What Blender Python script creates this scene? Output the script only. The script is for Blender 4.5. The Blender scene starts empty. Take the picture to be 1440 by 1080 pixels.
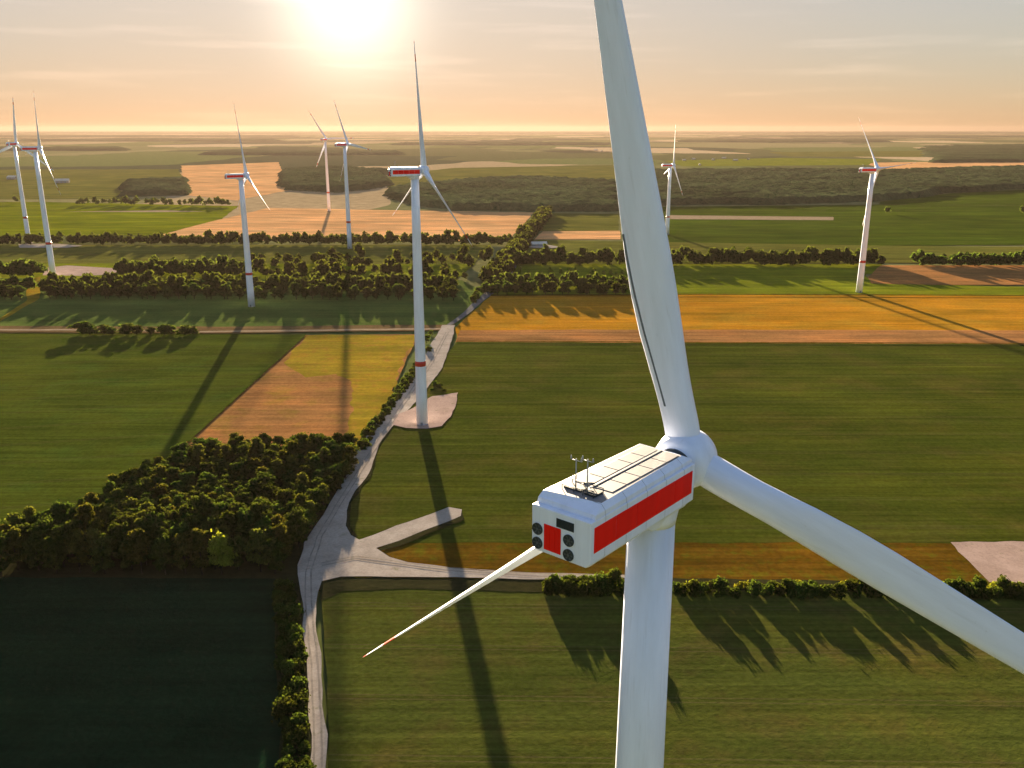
import bpy, bmesh, math, random
import numpy as np
from mathutils import Vector, Matrix, noise

random.seed(7)
rng = np.random.default_rng(7)
SC = bpy.context.scene
COL = SC.collection
R = math.radians
F_PX = 1230.0
PITCH = math.atan(360 / F_PX)
HC = 150.0                      # drone height
SIN, COS = math.sin(PITCH), math.cos(PITCH)
SUN_EL, SUN_AZ = R(7.2), R(-9.8)   # azimuth from +Y towards +X

def gp(x, y, z=0.0):
    """ground point seen at photo pixel (x, y)"""
    v = (y - 540) / F_PX
    t = (HC - z) / (SIN + v * COS)
    return Vector(((x - 720) / F_PX * t, (COS - v * SIN) * t, z))

# ------------------------------------------------------------------ helpers
def tag(o, label=None, cat=None, group=None, kind=None):
    if label: o['label'] = label
    if cat: o['category'] = cat
    if group: o['group'] = group
    if kind: o['kind'] = kind
    return o

def empty(name, loc=(0, 0, 0), rz=0.0):
    o = bpy.data.objects.new(name, None)
    COL.objects.link(o)
    o.location = loc
    o.rotation_euler = (0, 0, rz)
    o.empty_display_size = 1
    return o

class MB:
    def __init__(s):
        s.v, s.f, s.m, s.sm = [], [], [], []
    def add(s, vs, fs, mat=0, smooth=False, M=None):
        b = len(s.v)
        for p in vs:
            p = Vector(p)
            s.v.append(M @ p if M else p)
        for f in fs:
            s.f.append([b + i for i in f]); s.m.append(mat); s.sm.append(smooth)
    def box(s, lo, hi, mat=0, M=None):
        (a, b, c), (d, e, f) = lo, hi
        vs = [(a,b,c),(d,b,c),(d,e,c),(a,e,c),(a,b,f),(d,b,f),(d,e,f),(a,e,f)]
        s.add(vs, [(0,3,2,1),(4,5,6,7),(0,1,5,4),(1,2,6,5),(2,3,7,6),(3,0,4,7)], mat, False, M)
    def loft(s, rings, mat=0, smooth=True, cap=True, M=None):
        n = len(rings[0]); vs = [p for r in rings for p in r]; fs = []
        for i in range(len(rings) - 1):
            for j in range(n):
                k = (j + 1) % n
                fs.append((i*n+j, i*n+k, (i+1)*n+k, (i+1)*n+j))
        s.add(vs, fs, mat, smooth, M)
        if cap:
            s.add(rings[0], [tuple(range(n))[::-1]], mat, False, M)
            s.add(rings[-1], [tuple(range(n))], mat, False, M)
    def tube(s, p0, p1, r0, r1=None, n=10, mat=0, smooth=True, cap=True):
        r1 = r0 if r1 is None else r1
        p0, p1 = Vector(p0), Vector(p1)
        d = (p1 - p0).normalized()
        u = d.orthogonal().normalized(); w = d.cross(u)
        ring = lambda p, r: [p + (u*math.cos(2*math.pi*i/n) + w*math.sin(2*math.pi*i/n))*r for i in range(n)]
        s.loft([ring(p0, r0), ring(p1, r1)], mat, smooth, cap)
    def build(s, name, mats, parent=None, bevel=0.0, seg=2):
        me = bpy.data.meshes.new(name)
        me.from_pydata([tuple(p) for p in s.v], [], s.f)
        if not isinstance(mats, (list, tuple)): mats = [mats]
        for m in mats: me.materials.append(m)
        me.polygons.foreach_set('material_index', s.m)
        me.polygons.foreach_set('use_smooth', s.sm)
        bm = bmesh.new(); bm.from_mesh(me)
        bmesh.ops.remove_doubles(bm, verts=bm.verts, dist=1e-4)
        bmesh.ops.recalc_face_normals(bm, faces=bm.faces)
        if bevel > 0:
            es = [e for e in bm.edges if len(e.link_faces) == 2 and e.calc_face_angle(0) > R(28)]
            bmesh.ops.bevel(bm, geom=es, offset=bevel, segments=seg, affect='EDGES', profile=0.6)
        bm.to_mesh(me); bm.free(); me.update()
        o = bpy.data.objects.new(name, me)
        COL.objects.link(o)
        if parent: o.parent = parent
        return o

def quads_mesh(name, V, F, mats, midx=None):
    me = bpy.data.meshes.new(name)
    n = len(F)
    me.vertices.add(len(V)); me.vertices.foreach_set('co', np.asarray(V, np.float32).ravel())
    me.loops.add(n*4); me.loops.foreach_set('vertex_index', np.asarray(F, np.int32).ravel())
    me.polygons.add(n); me.polygons.foreach_set('loop_start', np.arange(0, n*4, 4, dtype=np.int32))
    for m in mats: me.materials.append(m)
    if midx is not None: me.polygons.foreach_set('material_index', np.asarray(midx, np.int32))
    me.update(calc_edges=True); me.validate()
    return me

# ------------------------------------------------------------------ materials
class NT:
    def __init__(s, name):
        s.mat = bpy.data.materials.new(name); s.mat.use_nodes = True
        s.t = s.mat.node_tree; s.t.nodes.clear()
        s.out = s.t.nodes.new('ShaderNodeOutputMaterial')
    def n(s, typ, **kw):
        nd = s.t.nodes.new(typ)
        for k, v in kw.items():
            if k.startswith('_'): setattr(nd, k[1:], v)
            else:
                nd.inputs[k.replace('__', ' ')].default_value = v
        return nd
    def l(s, a, b): s.t.links.new(a, b)
    def noise(s, vec, scale, detail=3, rough=.55):
        nd = s.n('ShaderNodeTexNoise', Scale=scale, Detail=detail, Roughness=rough)
        s.l(vec, nd.inputs['Vector']); return nd.outputs['Fac']
    def ramp(s, fac, stops, interp='LINEAR'):
        nd = s.n('ShaderNodeValToRGB'); cr = nd.color_ramp; cr.interpolation = interp
        while len(cr.elements) < len(stops): cr.elements.new(0.5)
        for e, (p, c) in zip(cr.elements, stops):
            e.position = p; e.color = (c[0], c[1], c[2], 1) if not isinstance(c, (int, float)) else (c, c, c, 1)
        s.l(fac, nd.inputs['Fac']); return nd.outputs['Color']
    def mix(s, fac, a, b, mode='MIX'):
        nd = s.n('ShaderNodeMix', _data_type='RGBA', _blend_type=mode)
        if isinstance(fac, (int, float)): nd.inputs['Factor'].default_value = fac
        else: s.l(fac, nd.inputs['Factor'])
        for i, v in ((6, a), (7, b)):
            if hasattr(v, 'links'): s.l(v, nd.inputs[i])
            else: nd.inputs[i].default_value = (*v[:3], 1)
        return nd.outputs[2]
    def math(s, op, a, b=0.0):
        nd = s.n('ShaderNodeMath', _operation=op)
        for i, v in enumerate((a, b)):
            if hasattr(v, 'links'): s.l(v, nd.inputs[i])
            else: nd.inputs[i].default_value = v
        return nd.outputs[0]
    def mapping(s, vec, rot=0, scale=(1, 1, 1)):
        nd = s.n('ShaderNodeMapping'); nd.inputs['Rotation'].default_value = (0, 0, rot)
        nd.inputs['Scale'].default_value = scale
        s.l(vec, nd.inputs['Vector']); return nd.outputs['Vector']
    def pos(s): return s.n('ShaderNodeNewGeometry').outputs['Position']
    def objco(s): return s.n('ShaderNodeTexCoord').outputs['Object']
    def bsdf(s, col, rough=.8, bump=None, spec=.3, metallic=0.0, coat=0.0):
        b = s.n('ShaderNodeBsdfPrincipled', Roughness=rough, Metallic=metallic)
        b.inputs['Specular IOR Level'].default_value = spec
        b.inputs['Coat Weight'].default_value = coat
        if hasattr(col, 'links'): s.l(col, b.inputs['Base Color'])
        else: b.inputs['Base Color'].default_value = (*col[:3], 1)
        if bump is not None:
            h, st, di = bump
            bn = s.n('ShaderNodeBump', Strength=st, Distance=di)
            s.l(h, bn.inputs['Height']); s.l(bn.outputs['Normal'], b.inputs['Normal'])
        s.l(b.outputs['BSDF'], s.out.inputs['Surface'])
        return b

def matte(t, col, bump=None):
    b = t.n('ShaderNodeBsdfDiffuse', Roughness=.5)
    t.l(col, b.inputs['Color'])
    if bump is not None:
        bn = t.n('ShaderNodeBump', Strength=bump[1], Distance=bump[2])
        t.l(bump[0], bn.inputs['Height']); t.l(bn.outputs['Normal'], b.inputs['Normal'])
    t.l(b.outputs['BSDF'], t.out.inputs['Surface'])

def sc(c, k): return tuple(min(1, x*k) for x in c)

def m_field(name, a, b, rot=0.0, row=0.6, streak=.5, patch=80.0, third=None, bump=.35, tram=0.0):
    """crop or grass: big soft patches, drill-row streaks, fine mottling"""
    t = NT(name); p = t.pos()
    big = t.noise(p, 1/patch, 4, .6)
    base = t.ramp(big, [(.32, a), (.68, b)])
    if third:
        base = t.mix(t.ramp(t.noise(p, 1/(patch*.45), 5, .65), [(.5, 0), (.68, 1)]), base, third)
    st = t.noise(t.mapping(p, rot, (1/260.0, row*.35, 1)), 1.0, 4, .6)
    st2 = t.noise(t.mapping(p, rot, (1/60.0, row, 1)), 1.0, 3, .6)
    k = 0.5*streak
    base = t.mix(1.0, base, t.ramp(st, [(.3, 1-k), (.7, 1+k*.55)]), 'MULTIPLY')
    base = t.mix(1.0, base, t.ramp(st2, [(.3, 1-k*.8), (.7, 1+k*.5)]), 'MULTIPLY')
    grow = t.noise(t.mapping(p, rot, (1/70.0, 1/28.0, 1)), 1.0, 5, .62)
    base = t.mix(1.0, base, t.ramp(grow, [(.3, (.72, .80, .80)), (.5, (1, 1, 1)), (.7, (1.34, 1.2, 1.08))]), 'MULTIPLY')
    if tram:
        sx = t.n('ShaderNodeSeparateXYZ'); t.l(t.mapping(p, rot), sx.inputs[0])
        fr = t.math('ABSOLUTE', t.math('SUBTRACT', t.math('FRACT', t.math('DIVIDE', sx.outputs[1], tram)), .5))
        ln = t.math('LESS_THAN', t.math('ABSOLUTE', t.math('SUBTRACT', t.math('MULTIPLY', fr, tram), .95)), .24)
        base = t.mix(t.math('MULTIPLY', ln, .5), base, (.085, .07, .028))
    fine = t.noise(p, .55, 3, .7)
    base = t.mix(1.0, base, t.ramp(fine, [(.3, .8), (.7, 1.18)]), 'MULTIPLY')
    matte(t, base, (fine, bump, .35))
    return t.mat

def m_dirt(name, a, b, patch=9.0):
    t = NT(name); p = t.pos()
    base = t.ramp(t.noise(p, 1/patch, 5, .65), [(.3, a), (.7, b)])
    base = t.mix(1.0, base, t.ramp(t.noise(p, 1.1, 3, .7), [(.3, .85), (.7, 1.12)]), 'MULTIPLY')
    base = t.mix(t.ramp(t.noise(p, .16, 4, .7), [(.6, 0), (.72, .55)]), base, (.13, .13, .05))
    matte(t, base, (t.noise(p, .9, 4, .7), .4, .12))
    return t.mat

def m_paint(name, c, rough=.38, dirt=.12, spec=.4, seams=0.0):
    t = NT(name); p = t.objco()
    d = t.noise(t.mapping(p, 0, (1, 1, .12)), .9, 5, .6)
    col = t.mix(1.0, c, t.ramp(d, [(.3, 1-dirt), (.65, 1.0)]), 'MULTIPLY')
    streak = t.noise(t.mapping(p, 0, (2.6, 2.6, .16)), 1.0, 6, .7)
    col = t.mix(t.ramp(streak, [(.58, 0), (.75, dirt*2.2)]), col, (c[0]*.42, c[1]*.40, c[2]*.36))
    speck = t.noise(p, 3.2, 3, .75)
    col = t.mix(t.ramp(speck, [(.68, 0), (.76, dirt*2)]), col, (.12, .11, .10))
    if seams:
        sx = t.n('ShaderNodeSeparateXYZ'); t.l(p, sx.inputs[0])
        fr = t.math('ABSOLUTE', t.math('SUBTRACT', t.math('FRACT', t.math('DIVIDE', t.math('ADD', sx.outputs[0], .96), seams)), .5))
        ln = t.math('GREATER_THAN', fr, .5 - .028/seams)
        col = t.mix(t.math('MULTIPLY', ln, .7), col, (.2, .21, .22))
    t.bsdf(col, rough, (t.noise(p, .5, 2), .02, .1), spec)
    return t.mat

def m_leaf(name, dark, light, trans=.45):
    t = NT(name)
    p = t.objco()
    rnd = t.n('ShaderNodeObjectInfo').outputs['Random']
    cl = t.noise(p, .45, 3, .6)
    col = t.ramp(cl, [(.3, dark), (.7, light)])
    f = t.noise(p, 2.3, 2, .6)
    col = t.mix(1.0, col, t.ramp(f, [(.25, .65), (.75, 1.35)]), 'MULTIPLY')
    hs = t.n('ShaderNodeHueSaturation')
    t.l(t.math('ADD', t.math('MULTIPLY', rnd, .05), .475), hs.inputs['Hue'])
    t.l(t.math('ADD', t.math('MULTIPLY', rnd, .6), .7), hs.inputs['Value'])
    t.l(col, hs.inputs['Color'])
    c = hs.outputs['Color']
    df = t.n('ShaderNodeBsdfDiffuse', Roughness=.6); t.l(c, df.inputs['Color'])
    tr = t.n('ShaderNodeBsdfTranslucent')
    t.l(t.mix(1.0, c, (1.25, 1.1, .5), 'MULTIPLY'), tr.inputs['Color'])
    mx = t.n('ShaderNodeMixShader'); mx.inputs[0].default_value = trans
    t.l(df.outputs[0], mx.inputs[1]); t.l(tr.outputs[0], mx.inputs[2])
    t.l(mx.outputs[0], t.out.inputs['Surface'])
    return t.mat

M = {}
M['white'] = m_paint('white_paint', (.74, .79, .92))
M['skin'] = m_paint('nacelle_skin', (.74, .79, .92), seams=2.76)
M['roofwhite'] = m_paint('roof_paint', (.155, .153, .165), .5, .18)
M['red'] = m_paint('red_paint', (.85, .008, .003), .6, .15, .12)
M['redband'] = m_paint('red_band_paint', (.5, .03, .015), .4, .15)
M['dark'] = m_paint('dark_metal', (.02, .03, .035), .5, .2)
M['seam'] = m_paint('grey_seam', (.25, .27, .30), .5, .1)
M['vortex'] = m_paint('vortex_strip_grey', (.12, .14, .17), .5, .1)  # dark grey painting the likely shaded crease along the blade root panel
M['ridge'] = m_paint('ridge_paint', (.14, .145, .155), .5, .1)
M['fanblade'] = m_paint('fan_blade', (.07, .085, .095), .5, .1)
M['steel'] = m_paint('galvanised_steel', (.3, .31, .32), .45, .2)
M['bark'] = m_dirt('bark', (.02, .017, .012), (.04, .032, .024), 1.0)
M['leaf_copse'] = m_leaf('leaf_copse', (.014, .030, .008), (.056, .074, .014), .3)
M['leaf_olive'] = m_leaf('leaf_olive', (.028, .04, .009), (.085, .088, .018), .35)
M['leaf_bright'] = m_leaf('leaf_bright', (.085, .11, .012), (.2, .215, .028), .45)
M['leaf_shrub'] = m_leaf('leaf_shrub', (.018, .034, .008), (.06, .078, .014), .4)
M['leaf_belt'] = m_leaf('leaf_belt', (.017, .033, .009), (.06, .08, .017), .42)
M['gravel'] = m_dirt('gravel', (.28, .235, .195), (.41, .35, .295))
M['pinkpad'] = m_dirt('pink_gravel', (.29, .205, .165), (.40, .29, .24))
M['track'] = m_dirt('track_dirt', (.24, .17, .11), (.33, .25, .16))
M['asphalt'] = m_dirt('worn_asphalt', (.10, .10, .10), (.17, .16, .155))

# ------------------------------------------------------------------ ground sheets
def jitter_poly(pts, step, amp, seed):
    out = []
    n = len(pts)
    for i in range(n):
        a, b = pts[i], pts[(i+1) % n]
        L = (b - a).length
        k = max(1, min(400, int(L/step)))
        for j in range(k):
            p = a.lerp(b, j/k)
            if amp:
                q = Vector((p.x/(step*2.3), p.y/(step*2.3), seed))
                p = p + Vector((noise.noise(q), noise.noise(q + Vector((31, 7, 3))), 0))*amp*2
            out.append(p)
    return out

NLAY = [0]
def sheet(name, px, mat, z=None, amp=0.7, step=5.0, kind='structure'):
    NLAY[0] += 1
    z = .05 + .035*NLAY[0] if z is None else z
    pts = [gp(x, y) for x, y in px]
    far = max((p.length for p in pts))
    st = max(step, far/120)
    pts = jitter_poly(pts, st, amp*st/step*.6, NLAY[0]*1.7)
    bm = bmesh.new()
    vs = [bm.verts.new((p.x, p.y, z)) for p in pts]
    f = bm.faces.new(vs)
    bmesh.ops.triangulate(bm, faces=[f])
    bmesh.ops.recalc_face_normals(bm, faces=bm.faces)
    if bm.faces[:][0].normal.z < 0: bmesh.ops.reverse_faces(bm, faces=bm.faces)
    me = bpy.data.meshes.new(name); bm.to_mesh(me); bm.free()
    me.materials.append(mat)
    o = bpy.data.objects.new(name, me); COL.objects.link(o)
    return tag(o, kind=kind)

def ground():
    t = NT('countryside'); p = t.pos()
    q = t.mapping(p, R(4), (1/900.0, 1/1500.0, 1))
    wob = t.n('ShaderNodeTexNoise', Scale=1.3, Detail=3)
    t.l(q, wob.inputs['Vector'])
    q2 = t.n('ShaderNodeVectorMath', _operation='ADD')
    sclv = t.n('ShaderNodeVectorMath', _operation='SCALE'); t.l(wob.outputs['Color'], sclv.inputs[0]); sclv.inputs['Scale'].default_value = .5
    t.l(q, q2.inputs[0]); t.l(sclv.outputs[0], q2.inputs[1])
    vo = t.n('ShaderNodeTexVoronoi', Scale=1.0, _distance='CHEBYCHEV'); t.l(q2.outputs[0], vo.inputs['Vector'])
    sep = t.n('ShaderNodeSeparateColor'); t.l(vo.outputs['Color'], sep.inputs[0])
    col = t.ramp(sep.outputs[0], [(0, (.05, .06, .03)), (.14, (.085, .09, .035)), (.32, (.15, .15, .06)),
                                 (.5, (.2, .18, .08)), (.66, (.11, .13, .04)), (.8, (.34, .25, .14)), (.93, (.44, .32, .19))], 'CONSTANT')
    woods = t.ramp(t.noise(t.mapping(p, 0, (1/2600.0, 1/4200.0, 1)), 1.0, 5, .6), [(.56, 0), (.60, 1)])
    col = t.mix(woods, col, (.032, .04, .022))
    col = t.mix(1.0, col, t.ramp(t.noise(p, 1/25.0, 4, .65), [(.3, .75), (.7, 1.2)]), 'MULTIPLY')
    matte(t, col)
    me = bpy.data.meshes.new('ground')
    S = 48000
    # finer quads near the middle keep the sheet precise
    xs = [-S, -20000, -5000, -1500, -400, 0, 400, 1500, 5000, 20000, S]
    ys = [-3000, -600, 0, 250, 600, 1200, 2500, 6000, 20000, S]
    vs = [(x, y, 0) for y in ys for x in xs]; nx = len(xs)
    fs = [(j*nx+i, j*nx+i+1, (j+1)*nx+i+1, (j+1)*nx+i) for j in range(len(ys)-1) for i in range(nx-1)]
    me.from_pydata(vs, [], fs); me.materials.append(t.mat)
    o = bpy.data.objects.new('ground', me); COL.objects.link(o)
    tag(o, kind='structure')
ground()

f_olive = m_field('crop_olive', (0.04558, 0.05504, 0.00688), (0.06042, 0.07296, 0.00912), R(0), .7, .55, 90, (0.072, 0.068, 0.013), tram=27.0)
f_left = m_field('crop_left', (0.0473, 0.06192, 0.00688), (0.0627, 0.08208, 0.00912), R(-12), .5, .5, 70, (0.05, 0.076, 0.01), tram=27.0)
f_near = m_field('crop_near', (0.04988, 0.05848, 0.01032), (0.06612, 0.07752, 0.01368), R(1), .9, .5, 40, (0.074, 0.066, 0.016), .4, tram=24.0)
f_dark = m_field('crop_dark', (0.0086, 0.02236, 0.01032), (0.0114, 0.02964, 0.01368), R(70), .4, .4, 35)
f_rough = m_field('rough_grass', (0.0946, 0.04988, 0.00516), (0.1254, 0.06612, 0.00684), R(0), .5, .7, 14, (0.09, 0.08, 0.006))
f_brown = m_field('stubble_brown', (0.2666, 0.1247, 0.043), (0.3534, 0.1653, 0.057), R(35), .6, .5, 40, (0.27, 0.155, 0.035))
f_yellow = m_field('mustard_grass', (0.234, 0.1665, 0.0162), (0.286, 0.2035, 0.0198), R(20), .4, .5, 20, (0.29, 0.155, 0.026))
f_meadow = m_field('meadow_green', (0.0688, 0.0989, 0.02236), (0.0912, 0.1311, 0.02964), R(0), .4, .4, 60)  # even meadow green of the strip below the tree belts
f_orange = m_field('ripe_grain', (0.351, 0.162, 0.0126), (0.429, 0.198, 0.0154), R(0), .4, .5, 120, (0.37, 0.2, 0.02))
f_pink = m_field('pale_stubble', (0.2838, 0.1333, 0.0473), (0.3762, 0.1767, 0.0627), R(0), .6, .7, 60)
f_lime = m_field('lime_grass', (0.1204, 0.1376, 0.0086), (0.1596, 0.1824, 0.0114), R(0), .3, .5, 60)
f_peach = m_field('peach_stubble', (0.516, 0.2752, 0.1204), (0.684, 0.3648, 0.1596), R(0), .12, .5, 200)
f_green = m_field('bright_crop', (0.1161, 0.1333, 0.00344), (0.1539, 0.1767, 0.00456), R(0), .1, .6, 250)
f_green2 = m_field('far_crop', (0.043, 0.0645, 0.00516), (0.057, 0.0855, 0.00684), R(2), .08, .6, 260)
f_olive2 = m_field('far_pasture', (0.0989, 0.0989, 0.01892), (0.1311, 0.1311, 0.02508), R(0), .1, .6, 150)
f_strip = m_field('track_verge', (.13, .085, .04), (.17, .11, .05), R(0), .5, .5, 40)
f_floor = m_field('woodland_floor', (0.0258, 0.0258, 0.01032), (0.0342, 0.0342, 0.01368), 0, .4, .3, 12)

# far to near
sheet('pasture', [(-600,240),(250,238),(262,256),(170,262),(176,280),(-600,283)], f_olive2)
sheet('pasture', [(640,236),(868,232),(868,256),(700,252),(545,264),(545,246)], f_olive2)
sheet('stubble_field', [(1215,229),(1450,226),(1900,227),(1900,233),(1440,235.5),(1240,238)], f_peach)
sheet('meadow', [(935,226),(1100,222),(1240,224),(1220,232),(960,234)], f_lime)
sheet('pasture', [(1080,214),(1310,212),(1300,221),(1110,220)], f_olive2)
sheet('stubble_field', [(255,233),(392,228),(405,268),(330,282),(258,274)], f_peach)
sheet('green_field', [(-700,287),(60,284),(335,290),(300,318),(225,331),(-700,334)], f_green)
sheet('farm_track', [(90,298),(225,296),(292,297.5),(225,298.5)], M['track'])
sheet('stubble_field', [(225,331),(300,311),(378,292.5),(560,296),(750,299),(735,318),(712,340),(300,338)], f_peach)
sheet('pasture', [(768,300),(870,301),(870,325),(760,325)], f_olive2)
sheet('stubble_field', [(763,325.5),(872,325),(872,337),(752,337)], f_peach)
sheet('green_field', [(930,291),(1240,288),(1700,292),(1850,352),(1440,345),(935,347)], f_green2)
sheet('pale_strip', [(940,303),(1172,305.5),(1172,310),(940,308.5)], M['track'])
sheet('green_field', [(1236,284),(1340,272),(1440,267),(1750,263),(1750,291),(1236,287.5)], f_green2)
sheet('pasture', [(756,338),(1250,346),(1900,352),(1950,374),(1240,370),(710,372)], f_olive2)
sheet('pasture', [(-600,345),(690,345),(668,372),(-640,370)], f_olive2)
sheet('meadow', [(-640,370),(668,372),(640,395),(-680,390)], f_lime)
sheet('gravel_pad', [(58,378),(95,374),(160,378),(168,386),(120,389),(60,388)], M['pinkpad'])
sheet('gravel_pad', [(25,344),(70,343),(118,346),(95,349),(28,349)], M['gravel'])
sheet('meadow', [(-700,390),(650,395),(690,418),(640,463),(-800,463)], f_meadow)
sheet('meadow', [(718,372),(1240,372),(1240,386),(706,386)], f_lime)
sheet('stubble_field', [(1238,374),(1700,374),(1750,401),(1300,402),(1212,399)], f_pink)
sheet('meadow', [(706,386),(1215,384),(1225,400),(1420,404),(1780,404),(1790,420),(690,418)], f_lime)
sheet('grain_field', [(690,417.5),(1000,416),(1790,419),(1900,485),(643,481),(640,462)], f_orange)
sheet('stubble_field', [(646,466),(900,465),(1800,467),(1900,488),(641,483)], f_pink)
sheet('farm_track', [(-60,470),(0,449),(38,424),(37,395),(57,390),(56,421),(8,449),(-40,474)], f_yellow)
sheet('farm_track', [(-900,461),(0,460),(300,461),(640,458),(634,466),(300,470.5),(0,469),(-900,470)], f_strip)
sheet('farm_track', [(-900,465),(100,464.5),(280,467),(630,463),(630,465.2),(280,469),(100,466.5),(-900,467)], M['track'])
sheet('crop_field', [(-900,470),(0,471),(430,472),(262,626),(180,690),(0,800),(-900,900)], f_left)
sheet('stubble_field', [(430,473),(588,472),(512,640),(250,640),(262,625)], f_brown)
sheet('yellow_grass', [(432,473.5),(586,473),(512,636),(478,632),(500,575),(494,540),(470,528),(430,532),(398,512)], f_yellow, amp=3.2, step=5)
sheet('yellow_grass', [(400,624),(440,618),(470,640),(400,650)], f_yellow, amp=1.2, step=4)
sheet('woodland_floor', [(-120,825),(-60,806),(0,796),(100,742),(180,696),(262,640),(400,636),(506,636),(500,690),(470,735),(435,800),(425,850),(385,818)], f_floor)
sheet('crop_field', [(643,483),(1900,488),(2300,772),(476,772),(497,690),(556,600)], f_olive)
sheet('rough_grass', [(476,767),(1000,768),(2300,768),(2400,836),(440,836),(440,800)], f_rough, amp=1.0)
sheet('rough_grass', [(494,752),(500,690),(522,680),(610,722),(600,734),(500,768)], f_olive)
sheet('crop_field', [(452,823),(758,823),(1000,836),(2400,838),(2900,1500),(470,1500),(462,1000)], f_near)
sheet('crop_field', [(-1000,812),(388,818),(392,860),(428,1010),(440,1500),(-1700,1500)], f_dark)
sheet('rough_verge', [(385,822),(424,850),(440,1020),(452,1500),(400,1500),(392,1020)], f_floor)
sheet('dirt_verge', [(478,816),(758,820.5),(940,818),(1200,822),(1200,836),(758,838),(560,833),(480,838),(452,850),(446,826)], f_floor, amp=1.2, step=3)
sheet('gravel_pad', [(1334,767),(1440,766),(1900,768),(1950,826),(1388,824),(1362,796)], M['pinkpad'], amp=.8, step=3)
sheet('farm_track', [(640,458),(628,462),(700,395),(733,345),(766,302),(772,302),(742,346),(716,395)], M['asphalt'])
sheet('gravel_pad', [(738,349),(772,346),(790,349),(772,351)], M['gravel'])
sheet('painted_shade_edge', [(531,640),(524,668),(506,695),(495,712),(491,745),(504,760),(490,764),(482,745),(486,712),(512,668)], f_floor, amp=.6, step=2.5)  # dark floor colour painted in as embankment shade beside the road
sheet('painted_shade_edge', [(650,721),(653,735),(616,750),(566,772),(534,780),(574,800),(530,779),(560,763),(612,742)], f_floor, amp=.5, step=2.5)  # embankment shade painted as a dark strip under the spur's lower edge
road = sheet('gravel_road', [(640,460),(637,478),(622,520),(603,546),(578,577),(553,602),(535,625),(528,645),(519,670),(501,695),(490,712),(486,745),(492,758),(503,764),
  (540,752),(608,727),(630,718),(648,722),(648,731),(614,745),(560,766),(530,777),(548,789),(572,796),(611,801),(650,807),(758,811.5),(850,814),(940,817.5),(850,819),(758,820),(478,816),(450,824),(446,840),
  (445,855),(452,940),(457,1020),(470,1500),(440,1500),(436,1020),(430,930),(426,855),(418,829),(420,800),(428,768),(450,738),(469,704),(487,675),(496,650),(512,622),(537,588),(560,558),(588,518),(607,485),(622,460)],
  M['gravel'], amp=.45, step=3)
sheet('gravel_pad', [(607,561),(645,556),(640,575),(634,590),(622,603),(600,607),(570,606),(553,602),(556,588),(582,577)], M['pinkpad'], amp=.5, step=2.5)


def strip(name, px, off, width, mat, amp=.25, step=3.0):
    NLAY[0] += 1
    z = .05 + .035*NLAY[0]
    pts = [gp(*q) for q in px]; dense = []
    for a, b in zip(pts, pts[1:]):
        k = max(1, min(150, int((b-a).length/step)))
        dense += [a.lerp(b, j/k) for j in range(k)]
    dense.append(pts[-1])
    L, Rr = [], []
    for i, p in enumerate(dense):
        d = (dense[min(i+1, len(dense)-1)] - dense[max(i-1, 0)]).normalized(); nn = Vector((-d.y, d.x, 0))
        w = width*(.5 + amp*noise.noise(Vector((i*.7, off, NLAY[0]))))
        c = p + nn*(off + amp*noise.noise(Vector((i*.35, 9, NLAY[0]))))
        L.append(c + nn*w); Rr.append(c - nn*w)
    vs = [(p.x, p.y, z) for q in zip(L, Rr) for p in q]
    me = bpy.data.meshes.new(name); me.from_pydata(vs, [], [(2*i, 2*i+1, 2*i+3, 2*i+2) for i in range(len(L)-1)])
    me.materials.append(mat); o = bpy.data.objects.new(name, me); COL.objects.link(o); tag(o, kind='structure')
M['rut'] = m_dirt('rut_gravel', (.20, .17, .14), (.31, .265, .22), 4)
RD = [(629,470),(606,515),(567,572),(522,642),(478,712),(450,760),(434,810),(434,852),(443,940),(447,1020),(455,1500)]
for o_ in (-.95, .95): strip('wheel_rut', RD, o_, .5, M['rut'], .3)
for o_ in (-.95, .95): strip('wheel_rut', [(452,800),(500,790),(620,806),(758,815),(900,817.5)], o_, .5, M['rut'], .3)
strip('grass_margin', [(429.5,473),(345,550),(262,626)], 0, 2.6, f_left, .4)
strip('grass_margin', [(642,483),(1000,485),(1900,488)], 0, 2.6, f_rough, .4)
strip('grass_margin', [(690,418),(1000,416.5),(1790,419.5)], 0, 4.5, f_rough, .4)

# ------------------------------------------------------------------ turbines
def airfoil(c, th, rx, blend, n=20, off=.38):
    """closed section: blend 0 = circle of radius rx, 1 = airfoil chord c"""
    pts = []
    for i in range(n):
        a = 2*math.pi*i/n
        cx, cy = rx*math.cos(a), rx*math.sin(a)
        s = (math.cos(a) + 1)/2                     # 1 at leading edge
        x = (s - (1-off))*c
        u = 1 - s                                   # 0 at leading edge
        yt = 5*th*c*(.2969*math.sqrt(u) - .126*u - .3516*u*u + .2843*u**3 - .1015*u**4)
        y = math.copysign(yt, math.sin(a)) if abs(math.sin(a)) > 1e-6 else 0
        pts.append((cx*(1-blend) + x*blend, cy*(1-blend) + y*blend))
    return pts

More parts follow.
